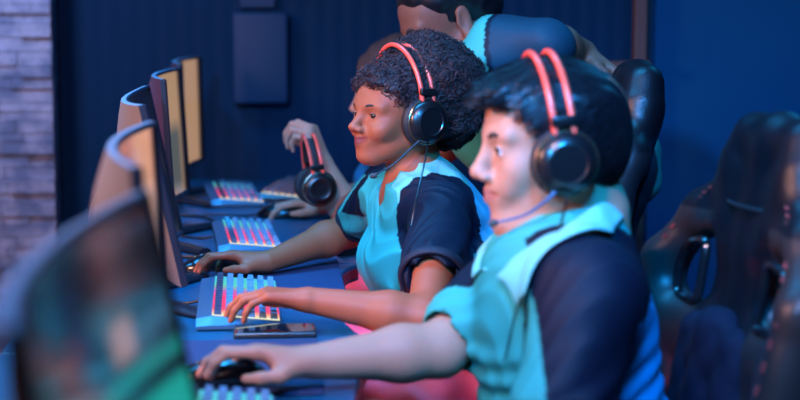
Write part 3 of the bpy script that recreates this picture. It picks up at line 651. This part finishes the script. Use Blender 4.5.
def monitor(label, cx, cy, code, rz=0, tilt=12, zb=.835, shell=srgb(140, 122, 108), group='curved monitors in a row'):
    root = empty('curved_monitor', (0, 0, 0))
    nS, nZ = 28, 12; cur = lambda t: -SAG*(1-t*t)
    vs, fs = [], []
    T = Matrix.Translation((0, 0, zb-.76)) @ Matrix.Rotation(R(-tilt), 4, 'Y')
    def grid(fx, s0=1.0, z0=0.0, z1=1.0):
        out = []
        for i in range(nS+1):
            t = -s0+2*s0*i/nS
            for j in range(nZ+1): z = z0+(z1-z0)*j/nZ; out.append(T @ Vector((fx(t, z), SC_W*t, SC_H*z)))
        return out
    front = grid(lambda t, z: cur(t)); bul = lambda t, z: .009+.032*(1-t*t)**1.6*max(0, math.sin(PI*min(1, max(0, (z-.04)/.92))))**.6
    back = grid(lambda t, z: cur(t)-bul(t, z)); n1 = (nS+1)*(nZ+1); vs = front+back; id_ = lambda i, j, b: b*n1+i*(nZ+1)+j
    for i in range(nS):
        for j in range(nZ): fs += [(id_(i, j, 0), id_(i+1, j, 0), id_(i+1, j+1, 0), id_(i, j+1, 0)), (id_(i, j, 1), id_(i, j+1, 1), id_(i+1, j+1, 1), id_(i+1, j, 1))]
        fs += [(id_(i, nZ, 0), id_(i+1, nZ, 0), id_(i+1, nZ, 1), id_(i, nZ, 1)), (id_(i, 0, 0), id_(i, 0, 1), id_(i+1, 0, 1), id_(i+1, 0, 0))]
    for j in range(nZ):
        fs += [(id_(0, j, 0), id_(0, j+1, 0), id_(0, j+1, 1), id_(0, j, 1)), (id_(nS, j, 0), id_(nS, j, 1), id_(nS, j+1, 1), id_(nS, j+1, 0))]
    k = len(front); nq = nS*nZ
    mb = MB().add(vs, fs); mi = [0 if all(q >= k for q in f) else 1 for f in fs]; mi[-2*nZ:] = [2]*(2*nZ)
    mb.build('housing', None, root, mats=[mat('monitor_shell_%d' % int(shell[1]*1000), shell, .42, metal=.3, bump=.08), mat('monitor_rim', srgb(130, 150, 165), .35, metal=.2), mat('monitor_side', (.012, .014, .025), .4)], midx=mi)
    mb = MB(); sv = grid(lambda t, z: cur(t)+.0012, .985, .035, .975)
    mb.add(sv, [(i*(nZ+1)+j, (i+1)*(nZ+1)+j, (i+1)*(nZ+1)+j+1, i*(nZ+1)+j+1) for i in range(nS) for j in range(nZ)])
    mb.build('screen', scr_mat('screen_picture_reflections', code), root)  # emission regions hold picture colours and painted reflections
    mb = MB(); fr = grid(lambda t, z: cur(t)+.0008, 1.0, 0, 1)       # thin dark bezel around the screen
    ring = [(-1, 0), (1, 0), (1, 1), (-1, 1)]
    for (a, b_) in (((-1, .012), (1, .012)), ((-1, .988), (1, .988))):
        mb.tube([T @ Vector((cur(t)+.001, SC_W*t*.995, SC_H*a[1])) for t in np.linspace(-1, 1, 15)], .0035, 6, sub=2)
    for t in (-.99, .99): mb.tube([T @ Vector((.001, SC_W*t, SC_H*z)) for z in (0.01, .5, .99)], .0035, 6)
    mb.build('bezel', mat('bezel_dark', (.012, .016, .03), .35), root)
    mb = MB(); w = T @ Vector((-SAG-.040, 0, SC_H*.45))
    mb.tube([(w.x+.012, 0, w.z), (w.x-.035, 0, w.z-.015), (w.x-.05, 0, .10), (w.x-.045, 0, .012)], [.024, .024, .020, .022], 12, flat=((1, 0, 0), 1.6)); mb.build('stand_neck', mat('stand_dark', srgb(60, 62, 72), .3, metal=.7), root)
    for s in (1, -1):
        base = (w.x-.045, 0, .008)
        MB().tube([base, (w.x+.05, s*.09, .007), (w.x+.140, s*.205, .006)], [.016, .013, .009], 10, sub=5, flat=((0, 0, 1), 1.8)).build('stand_foot', mat('stand_dark', srgb(60, 62, 72), .3, metal=.7), root)
    root.location = (cx, cy, .76); root.rotation_euler = (0, 0, R(rz)); tag(root, label, 'monitor', group)
    return root
GR, BG = srgb(20, 138, 130), srgb(190, 150, 120)
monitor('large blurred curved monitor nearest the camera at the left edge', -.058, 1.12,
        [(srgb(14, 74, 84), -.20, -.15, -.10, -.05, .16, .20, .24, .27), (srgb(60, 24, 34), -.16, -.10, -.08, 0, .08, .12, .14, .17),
         (srgb(24, 150, 136), -.03, .05, .5, .6, -.01, .0, .205, .222), (srgb(18, 110, 104), .0, .08, .5, .6, .226, .231, .240, .250), (srgb(150, 100, 84), .10, .14, .17, .20, .245, .26, .275, .295)], rz=-2.0)  # green areas and beige streak are reflections painted into the emission
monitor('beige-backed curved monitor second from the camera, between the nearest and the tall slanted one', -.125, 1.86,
        [(srgb(176, 112, 96), -.3, -.2, .24, .29, .10, .16, .5, .6), (srgb(205, 150, 122), .12, .2, .25, .29, .16, .2, .4, .5)], rz=2.6, tilt=3)  # beige patches: a warm reflection painted as screen emission
monitor('curved monitor third from the camera, its dark screen edge slanting down to the desk', -.158, 2.90,
        [(srgb(16, 18, 30), -.3, -.2, .5, .6, .0, .05, .5, .6)], rz=3.7)
monitor('curved monitor fourth from the camera, with a warm beige screen', -.198, 3.60,
        [(srgb(170, 136, 104), -.1, .02, .24, .28, .0, .03, .5, .6), (srgb(84, 88, 84), .05, .12, .22, .28, .06, .12, .22, .27)], rz=0, tilt=3, shell=srgb(96, 52, 66))  # dark red shell: weaker light on the back put into its colour
monitor('curved monitor farthest from the camera beside the dark blue wall', -.205, 4.38,
        [(srgb(170, 134, 104), .05, .12, .24, .28, .0, .03, .5, .6)], rz=-2.2, tilt=1, shell=srgb(90, 56, 72))  # shell colour darkened too, for a back that gets less light

# keyboards
def key_glow():
    m = bpy.data.materials.new('key_backlight'); m.use_nodes = True; n = m.node_tree.nodes; l = m.node_tree.links; b = n['Principled BSDF']; b.inputs['Base Color'].default_value = (.01, .01, .015, 1)
    tc = n.new('ShaderNodeTexCoord'); sp = n.new('ShaderNodeSeparateXYZ'); l.new(tc.outputs['Object'], sp.inputs[0])
    mr = n.new('ShaderNodeMapRange'); mr.inputs[1].default_value = -.21; mr.inputs[2].default_value = .21; l.new(sp.outputs['Y'], mr.inputs[0])
    cr = n.new('ShaderNodeValToRGB'); l.new(mr.outputs[0], cr.inputs[0]); e = cr.color_ramp.elements
    e[0].position = 0; e[0].color = (.75, .95, .7, 1); e[1].position = 1; e[1].color = (.05, .5, .7, 1)
    for p_, c in ((.07, (1, .5, .25)), (.16, (1, .04, .10)), (.45, (1, .03, .12)), (.60, (.5, .1, .4)), (.75, (.1, .6, .4))):
        x = e.new(p_); x.color = (*c, 1)
    l.new(cr.outputs[0], b.inputs['Emission Color']); b.inputs['Emission Strength'].default_value = 1.1; return m
GLOW = key_glow()
def keyboard_proto(dark=False):
    root = empty('gaming_keyboard', (0, 0, 0)); met = mat('keyboard_plate', srgb(58, 96, 120), .42, metal=.25) if not dark else mat('keyboard_black', (.02, .02, .03), .4)
    # wedge-shaped case: -x is the raised back edge
    prof = [(.078, .004), (.080, .012), (-.052, .024), (-.080, .020), (-.080, .003)]
    vs = [(x, -.205, z) for x, z in prof]+[(x, .205, z) for x, z in prof]+[(x*1.0, -.222, .003+(z-.003)*.35) for x, z in prof]+[(x, .222, .003+(z-.003)*.35) for x, z in prof]
    n = 5; fs = [(10, 11, 12, 13, 14)[::-1], (15, 16, 17, 18, 19)]
    for i in range(n):
        j = (i+1) % n; fs += [(i, j, n+j, n+i)[::-1], (10+i, 10+j, j, i)[::-1], (5+i, 5+j, 15+j, 15+i)[::-1]]
    MB().add(vs, fs).build('case', met, root, smooth=False)
    th = math.atan2(.012, .132); rot = Matrix.Rotation(th, 3, 'Y'); zt = lambda x: .012+(.080-x)*.012/.132
    MB().box((.013, 0, zt(.013)+.0012), (.128, .404, .0016), 0, rot).build('backlight', GLOW, root, smooth=False)
    km = mat('keycap_blue', srgb(96, 134, 160), .38, coat=.2); kd = mat('keycap_dark', srgb(30, 42, 66), .38, coat=.2)
    keys = {}
    sp = .0253
    for r in range(6):
        x = -.040+r*.0212; y = -.2024; units = [1]*16
        if r == 2: units = [1]*14+[2]
        if r == 3: units = [1.5]+[1]*11+[1.5, 1, 1]
        if r == 4: units = [2]+[1]*10+[2, 1, 1]
        if r == 5: units = [1.25, 1.25, 1.25, 6.0, 1.25, 1, 1, 1, 1, 1]
        for u in units:
            L = u*sp; key = (round(u, 2), r in (0, 3) and u > 1 or r == 0)
            if key not in keys:
                bm = MB(); w, l_ = .0142, L-.0085; t = .0030
                v = [(-w/2, -l_/2, 0), (w/2, -l_/2, 0), (w/2, l_/2, 0), (-w/2, l_/2, 0), (-w/2+t*.6, -l_/2+t, .0095), (w/2-t*.6, -l_/2+t, .0095), (w/2-t*.6, l_/2-t, .0095), (-w/2+t*.6, l_/2-t, .0095)]
                bm.add(v, [(3, 2, 1, 0), (4, 5, 6, 7), (0, 1, 5, 4), (1, 2, 6, 5), (2, 3, 7, 6), (3, 0, 4, 7)])
                o = bm.build('keycap', kd if (r == 0 or dark) else km, root, smooth=False); keys[key] = o
            else:
                o = keys[key].copy(); C.objects.link(o); o.parent = root; OFF[o.name] = (0, 0, 0)
            o.location = (x, y+L/2, zt(x)+.0018); o.rotation_euler = (0, th, 0); y += L
    MB().lathe([(.0045, 0), (.0045, .001), (.0030, .001), (.0030, 0)], (.058, -.2145, .0085), (0, -1, .9), 16).build('round_mark', mat('mark_dark', srgb(40, 80, 100), .4), root)
    MB().tube([(-.078, .02, .010), (-.11, .03, .004), (-.15, .07, .003), (-.20, .10, .003)], .0028, 8).build('cable', mat('cable_black', (.01, .01, .012), .5), root)
    return root
kb = keyboard_proto()
for i, (x, y, rz, l) in enumerate([(PZ(239, 296, .78)[0], PZ(239, 296, .78)[1], 1, 'sharp glowing keyboard under the smiling person\'s typing hand'), (PZ(222, 383, .785)[0], PZ(222, 383, .785)[1]-.215, 0, 'blurred glowing keyboard at the bottom edge, nearest the camera'),
                                   (PZ(246, 232, .78)[0], PZ(246, 232, .78)[1], 4, 'blurred glowing keyboard on the desk just behind the sharp one'), (PZ(233, 191, .78)[0], PZ(233, 191, .78)[1], 5, 'small blurred glowing keyboard farthest back on the left')]):
    o = kb if i == 0 else copy_tree(kb); o.location = (x, y, .76); o.scale = (.88, .93, .95); o.rotation_euler = (0, 0, R(rz)); tag(o, l, 'keyboard', 'glowing keyboards')
kd = keyboard_proto(True); kd.location = (*PZ(290, 187, .78)[:2], .76); kd.scale = (.85, .85, 1); kd.rotation_euler = (0, 0, R(-12)); tag(kd, 'dark keyboard with red and green lights, farthest back right of the other keyboards', 'keyboard')

# mice
def mouse_proto():
    root = empty('computer_mouse', (0, 0, 0)); g = Grid((-.075, -.05, -.01), (.075, .05, .06), .0022)
    g.ell((.012, 0, .008), (.052, .031, .031), .01); g.ell((-.025, 0, .006), (.040, .030, .022), .02)
    g.plane((0, 0, .001), (0, 0, -1)); g.cone((-.07, 0, .034), (-.015, 0, .034), .0026, .0026, .002, sub=True)
    v, f = g.nets(); mesh('shell', smooth_mesh(v, f, 1), f, mat('mouse_black', (.006, .006, .008), .22, coat=.3), root)
    MB().lathe([(.001, -.004), (.008, -.0035), (.009, 0), (.008, .0035), (.001, .004)], (-.032, 0, .0225), (0, 1, 0), 18).build('scroll_wheel', mat('wheel_glow', (.02, .02, .02), .3, emit=(.7, .85, .9), es=1.2), root)
    MB().tube([(-.060, 0, .010), (-.09, .005, .004), (-.13, .03, .003), (-.20, .05, .003)], .0020, 8).build('cable', mat('cable_black', (.01, .01, .012), .5), root)
    return root
ms = mouse_proto()
for i, (x, y, z, rz, l) in enumerate([(PZ(222, 371, .78)[0], PZ(222, 371, .78)[1]-.012, .765, 0, 'black mouse under the front person\'s hand'), (PZ(212, 264, .775)[0], PZ(212, 264, .775)[1], .76, 4, 'black mouse under the smiling person\'s right hand'),
                                      (.03, 3.985, .76, 0, 'black mouse far back under the hand lying on the desk')]):
    o = ms if i == 0 else copy_tree(ms); o.location = (x, y, z); o.rotation_euler = (0, 0, R(rz)); tag(o, l, 'mouse', 'black computer mice')
# phone
pc = PZ(275, 331, .765); ph = empty('smartphone', (pc[0], pc[1], .76))
MB().box((pc[0], pc[1], .7650), (.134, .074, .009), .003).build('body', mat('phone_case', srgb(70, 66, 64), .3, metal=.6), ph)
MB().box((pc[0], pc[1], .7698), (.128, .068, .0008), 0).build('screen', mat('phone_glass', (.004, .006, .01), .06, coat=1), ph, smooth=False)
tag(ph, 'dark smartphone lying face up on the desk below the sharp keyboard', 'phone')
# desk cables
for pts, l in (([(-.20, 3.36, .764), (-.15, 3.33, .764), (-.13, 3.20, .764), (-.17, 3.10, .764)], 'black cable on the desk beside the third monitor'),
               ([(-.24, 4.02, .764), (-.17, 3.98, .764), (-.12, 3.86, .764), (-.09, 3.90, .764)], 'black cable behind the blurred keyboard on the desk')):
    o = MB().tube(pts, .004, 8).build('desk_cable', mat('cable_black', (.01, .01, .012)), origin=(pts[0][0], pts[0][1], .76)); tag(o, l, 'cable')

# gaming chairs
def chair_proto(wing=(0, 0, 0)):
    root = empty('gaming_chair', (0, 0, 0))     # faces +x, floor at z 0, seat .46
    lea = mat('chair_leather', srgb(18, 18, 22), .50, bump=.3, bscale=260, spec=.4)
    g = Grid((-.20, -.31, .44), (.20, .31, 1.22), .005); B = lambda x, y, z: V(x-.16*(z-.5), y, z)
    for s in (1, -1):
        g.cone(B(.0, s*.055, .50), B(-.0, s*.070, 1.10), .035, .030, .05)
        g.cone(B(-.0, s*.062, 1.0), B(.0, s*.094, 1.120), .036, .038, .03)
        g.cone(B(.0, s*.094, 1.120), B(.0, s*.080, 1.158), .038, .032, .02); g.cone(B(.0, s*.080, 1.158), B(0, 0, 1.165), .032, .032, .02)
        g.cone(B(.035, s*.205, .50), B(.050, s*.215, .74), .036, .040, .03); g.cone(B(.050, s*.215, .74), B(.045, s*.234, .945), .040, .034, .03)
        g.cone(B(.045, s*.234, .945), B(.018, s*.175, 1.030), .034, .030, .02); g.cone(B(.018, s*.175, 1.030), B(.0, s*.10, 1.085), .030, .032, .03)
        for z in (.52, .60, .68, .76, .82): g.cone(B(0, 0, z), B(.02, s*.20, z), .028, .028, .05)
    g.cone(B(0, 0, .5), B(0, 0, 1.12), .036, .034, .05)
    for s in (1, -1):
        g.cone(B(.01, s*.08, .86), B(.03, s*.20, .86), .034, .036, .04); g.cone(B(.01, s*.08, 1.03), B(.02, s*.17, 1.02), .030, .028, .02)
        for hy, hz in ((.122, .915), (.158, .915), (.168, .945), (.150, .965), (.122, .970), (.14, .94)): g.cone(B(-.15, s*hy, hz), B(.22, s*hy, hz), .019, .019, .004, sub=True)
    v, f = g.nets(); cols = np.tile(np.array((.003, .003, .005)), (len(v), 1)); cols[(np.abs(v[:, 1]) > .095) & (v[:, 2] < 1.04)] = wing; bk = mesh('backrest', smooth_mesh(v, f, 2), f, mat('chair_leather_lit_wings', (0, 0, 0), .4, attr=True, bump=.3, bscale=260, spec=.4), root, cols=cols)
    g = Grid((-.20, -.16, .46), (.20, .16, .98), .006)   # quilted centre cushion
    g.cone(B(.040, -.075, .54), B(.042, -.075, .86), .030, .028, .05); g.cone(B(.040, .075, .54), B(.042, .075, .86), .030, .028, .05); g.cone(B(.044, 0, .54), B(.046, 0, .88), .034, .030, .06)
    g.disp(lambda p: .0022*np.abs(np.sin(45*(p[:, 1]+p[:, 2])))*-1+.0022*np.abs(np.sin(45*(p[:, 1]-p[:, 2])))*-1+.003)
    v, f = g.nets(); mesh('centre_cushion', smooth_mesh(v, f, 1), f, mat('chair_fabric', (.002, .004, .014), .8, bump=.4, spec=.2, bscale=500), bk)
    for s in (1, -1):
        hole = [B(.040, s*y, z) for y, z in ((.103, .900), (.130, .896), (.165, .896), (.183, .912), (.187, .945), (.170, .975), (.140, .988), (.106, .988), (.101, .945))]
        MB().tube(hole, .0075, 8, closed=True, sub=4).build('harness_bezel', mat('bezel_plastic', (.006, .006, .007), .2, coat=.4), bk)
        st = MB(); path = [B(.078, s*.212, .52), B(.094, s*.222, .74), B(.083, s*.240, .93), B(.052, s*.176, 1.035), B(.036, s*.112, 1.090), B(.038, s*.098, 1.13), B(.034, s*.085, 1.172)]
        for dx in (0, .007):
            pp = [np.array(q)+V(0, -s*dx, 0) for q in path]; dense = []
            for i in range(len(pp)-1):
                for k in range(12): dense.append(pp[i]+(pp[i+1]-pp[i])*k/12)
            for i in range(0, len(dense)-1, 2): st.tube([dense[i], dense[i]+(dense[i+1]-dense[i])*.9], .0011, 5, smooth=False)
        st.build('stitching', mat('stitch_red', srgb(150, 50, 44), .6), bk)
    hp = [B(.036, -.07, 1.06), B(.045, 0, 1.06), B(.036, .07, 1.06), B(0, .112, 1.06), B(-.036, .06, 1.06), B(-.036, -.06, 1.06), B(0, -.112, 1.06)]
    MB().tube(hp, .0035, 8, closed=True, sub=5, flat=((0, 0, 1), .6)).build('strap', mat('strap_black', (.006, .006, .008), .7), root)
    g = Grid((-.30, -.32, .34), (.34, .32, .54), .008)
    g.cone(V(-.16, -.14, .42), V(.20, -.16, .42), .045, .045, .05); g.cone(V(-.16, .14, .42), V(.20, .16, .42), .045, .045, .05); g.cone(V(-.16, 0, .42), V(.21, 0, .415), .045, .045, .06)
    for s in (1, -1): g.cone(V(-.18, s*.225, .44), V(.20, s*.235, .43), .042, .045, .03)
    v, f = g.nets(); mesh('seat', smooth_mesh(v, f, 1), f, lea, root)
    blk = mat('chair_plastic', (.01, .01, .012), .35)
    MB().lathe([(.030, .07), (.030, .22), (.020, .22), (.020, .36), (.060, .365), (.060, .385)], n=20).build('gas_lift', mat('chair_steel', (.1, .1, .12), .25, metal=.8), root)
    for k in range(5):
        a = 2*PI*k/5+.3; c_, s_ = math.cos(a), math.sin(a)
        lg = MB().tube([(0, 0, .10), (.15*c_, .15*s_, .095), (.29*c_, .29*s_, .07)], [.028, .024, .017], 10).build('leg', blk, root)
        MB().lathe([(.001, -.022), (.024, -.020), (.028, -.008), (.028, .008), (.024, .020), (.001, .022)], (.30*c_, .30*s_, .029), (-s_, c_, 0), 16).build('caster', blk, lg)
    MB().box((-.10, 0, .395), (.12, .30, .02), .006).box((-.165, 0, .44), (.03, .24, .12), .006).build('bracket', blk, root)
    return root
ch = chair_proto((.022, .017, .016))  # browner, lighter wings: warm light put into the leather colour
ch.location = (.622, 2.20, 0); ch.rotation_euler = (0, 0, R(180+8)); ch.scale = (1, 1, .952)
tag(ch, 'blurred black leather gaming chair at the right edge, behind the front person', 'chair', 'black leather gaming chairs')
c2 = chair_proto((.008, .008, .010)); c2.location = (.590, 3.0, 0); c2.rotation_euler = (0, 0, R(180-4)); c2.scale = (1, 1, .99)
tag(c2, 'sharp black gaming chair with red stitching, behind the smiling person', 'chair', 'black leather gaming chairs')
st = empty('stool', (.48, 3.86, 0)); MB().lathe([(.17, .42), (.18, .43), (.18, .455), (.16, .47), (.001, .47)], (.48, 3.86, 0)).build('seat', mat('stool_seat', (.02, .02, .03), .6), st)
for k in range(4):
    a = PI/4+k*PI/2; MB().tube([(.48+.12*math.cos(a), 3.86+.12*math.sin(a), .43), (.48+.17*math.cos(a), 3.86+.17*math.sin(a), 0.005)], .012, 8).build('leg', mat('stool_leg', (.02, .02, .02), .4), st)
tag(st, 'dark round stool under the person raising a hand', 'stool')

# ================================================================== ROOM
def struct(name, mb, m, smooth=False):
    o = mb.build(name, m, smooth=smooth); o['kind'] = 'structure'; return o
def wall_mat(name, col, rough=.6, vert=True, sc=55):
    m = bpy.data.materials.new(name); m.use_nodes = True; n = m.node_tree.nodes; l = m.node_tree.links; b = n['Principled BSDF']; b.inputs['Roughness'].default_value = rough; b.inputs['Specular IOR Level'].default_value = .12
    b.inputs['Base Color'].default_value = (*col, 1); tc = n.new('ShaderNodeTexCoord'); w = n.new('ShaderNodeTexWave'); w.inputs['Scale'].default_value = sc/10; w.inputs['Distortion'].default_value = .1
    l.new(tc.outputs['Object'], w.inputs['Vector']); bp = n.new('ShaderNodeBump'); bp.inputs['Strength'].default_value = .16 if vert else .02; bp.inputs['Distance'].default_value = .01
    l.new(w.outputs['Fac'], bp.inputs['Height']); l.new(bp.outputs['Normal'], b.inputs['Normal'])
    nz = n.new('ShaderNodeTexNoise'); nz.inputs['Scale'].default_value = 1.5; mx = n.new('ShaderNodeMix'); mx.data_type = 'RGBA'; mx.inputs[0].default_value = .25; mx.blend_type = 'MULTIPLY'
    l.new(tc.outputs['Object'], nz.inputs['Vector']); mx.inputs[6].default_value = (*col, 1); l.new(nz.outputs['Fac'], mx.inputs[7]); l.new(mx.outputs[2], b.inputs['Base Color']); return m
WB = wall_mat('wall_blue_ribbed', (.002, .036, .095))
struct('floor', MB().box((.5, 2.3, -.025), (5.0, 6.4, .05)), mat('floor_carpet', (.012, .014, .028), .9, bump=.5, bscale=400))
struct('ceiling', MB().box((.5, 2.3, 3.025), (5.0, 6.4, .05)), mat('ceiling_dark', (.02, .03, .06), .9))
struct('wall_back', MB().box((.5, 5.05, 1.5), (5.0, .1, 3.0)), WB)
struct('wall_left', MB().box((-1.95, 2.3, 1.5), (.1, 5.4, 3.0)), mat('wall_side_blue', srgb(16, 34, 66), .8))
struct('wall_right', MB().box((2.95, 2.3, 1.5), (.1, 5.4, 3.0)), mat('wall_side_blue', srgb(16, 34, 66), .8))
struct('wall_front', MB().box((.5, -.95, 1.5), (5.0, .1, 3.0)), mat('wall_side_blue', srgb(16, 34, 66), .8))
# smooth blue partition on the right
px0 = P(647, 200, 4.30)[0]
struct('wall_partition', MB().box((px0+.9, 4.35, 1.5), (1.8, .1, 3.0), .004), wall_mat('partition_blue', (.002, .060, .14), .55, vert=False))
# brick pillar on the left
mb = MB(); x1 = P(54, 100, 4.86)[0]; rr = random.Random(4); z = 0
while z < 3.0:
    h = rr.choice((.028, .034, .042)); x = x1
    while x > x1-1.1:
        w = rr.uniform(.07, .20); w = min(w, x-(x1-1.12)); dp = rr.uniform(.010, .026)
        if w > .02: mb.box((x-w/2, 4.90-dp/2, z+h/2), (w-.002, .10+dp, h-.002))
        x -= w
    z += h
def brick():
    m = bpy.data.materials.new('stacked_stone'); m.use_nodes = True; n = m.node_tree.nodes; l = m.node_tree.links; b = n['Principled BSDF']; b.inputs['Roughness'].default_value = .8
    tc = n.new('ShaderNodeTexCoord'); nz = n.new('ShaderNodeTexNoise'); nz.inputs['Scale'].default_value = 14; cr = n.new('ShaderNodeValToRGB'); e = cr.color_ramp.elements
    e[0].position = .35; e[0].color = (*srgb(120, 130, 160), 1); e[1].position = .65; e[1].color = (*srgb(190, 185, 205), 1)
    l.new(tc.outputs['Object'], nz.inputs['Vector']); l.new(nz.outputs['Fac'], cr.inputs[0]); l.new(cr.outputs[0], b.inputs['Base Color'])
    n2 = n.new('ShaderNodeTexNoise'); n2.inputs['Scale'].default_value = 60; bp = n.new('ShaderNodeBump'); bp.inputs['Strength'].default_value = .6; bp.inputs['Distance'].default_value = .008
    l.new(tc.outputs['Object'], n2.inputs['Vector']); l.new(n2.outputs['Fac'], bp.inputs['Height']); l.new(bp.outputs['Normal'], b.inputs['Normal']); return m
struct('wall_stone', mb, brick())
# raised acoustic panel
a, b_ = P(233, 104, 4.96), P(288, 12, 4.96)
o = MB().box(((a[0]+b_[0])/2, 4.965, (a[2]+b_[2])/2), (b_[0]-a[0], .07, b_[2]-a[2]), .012).build('wall_panel', mat('panel_blue', (.002, .042, .115), .6), origin=((a[0]+b_[0])/2, 4.99, a[2])); tag(o, 'blue raised rectangular panel on the dark blue wall', 'panel')
a, b_ = P(240, 8, 4.98), P(275, -40, 4.98)
struct('trim_1', MB().box(((a[0]+b_[0])/2, 4.985, (a[2]+b_[2])/2), (b_[0]-a[0], .03, b_[2]-a[2]), .004), mat('panel_blue', (0, 0, 0)))
# brown post and rail by the partition
q = P(639, 60, 4.22)
struct('trim_2', MB().box((q[0], 4.22, 1.5), (.032, .04, 3.0), .003), mat('post_brown', srgb(84, 52, 44), .6))
struct('trim_3', MB().box((q[0]-.06, 4.18, P(630, 65, 4.18)[2]), (.16, .03, .022), .003), mat('post_brown', (0, 0, 0)))

# ================================================================== LIGHT
w = bpy.data.worlds.new('world'); S.world = w; w.use_nodes = True; w.node_tree.nodes['Background'].inputs[0].default_value = (.004, .03, .08, 1); w.node_tree.nodes['Background'].inputs[1].default_value = .15
def area(name, loc, to, col, e, sx, sy=None, spread=180):
    d = bpy.data.lights.new(name, 'AREA'); d.color = col; d.energy = e; d.size = sx; d.spread = R(spread)
    if sy: d.shape = 'RECTANGLE'; d.size_y = sy
    o = bpy.data.objects.new(name, d); C.objects.link(o); o.location = loc; o.rotation_euler = (Vector(to)-Vector(loc)).to_track_quat('-Z', 'Y').to_euler(); return o
area('warm_key_light', (-1.6, 1.9, 1.75), (.3, 2.7, 1.0), (1.0, .48, .34), 26, .4, spread=120)
area('pink_fill_light', (-.45, .7, 2.6), (.15, 2.5, .8), (1.0, .60, .62), 9.5, .5, spread=80)
area('blue_front_light', (.35, .7, 2.4), (.72, 2.5, .95), (.0, .30, 1.0), 17, .3, spread=55)
area('cyan_desk_light', (-.75, 3.0, 2.4), (-.25, 2.9, .8), (.02, .38, .95), 28, .40, 3.2, spread=70)
area('blue_rim_light', (1.7, 3.9, 2.4), (.5, 2.6, .9), (.01, .36, .9), 6, .5)
area('blue_wall_light', (-.3, 4.1, 2.8), (0, 5.0, 1.0), (.0, .27, .9), 5, 1.5, .3)
area('blue_partition_light', (-.7, .6, 2.0), (1.3, 4.3, 1.0), (.0, .34, .9), 15, .12, spread=60)
area('red_floor_light', (.24, 3.0, .15), (.34, 2.98, .75), (1.0, .05, .10), 9, .25, .8, spread=90)
area('red_thigh_fill_light', (.04, 3.2, .70), (.45, 3.2, .58), (1.0, .04, .10), 5, 1.3, .04, spread=70)  # unseen light added below the desktop to redden the thighs
area('blue_monitor_top_fill', (-.26, 2.6, 2.75), (-.26, 2.6, 0), (.02, .36, 1.0), 15, .30, 3.8, spread=30)  # unseen overhead light added to brighten the monitors' top edges
area('stone_light', (-1.0, 3.9, 2.4), (-1.1, 4.9, 1.1), (.30, .50, 1.0), 9, .3, spread=90)
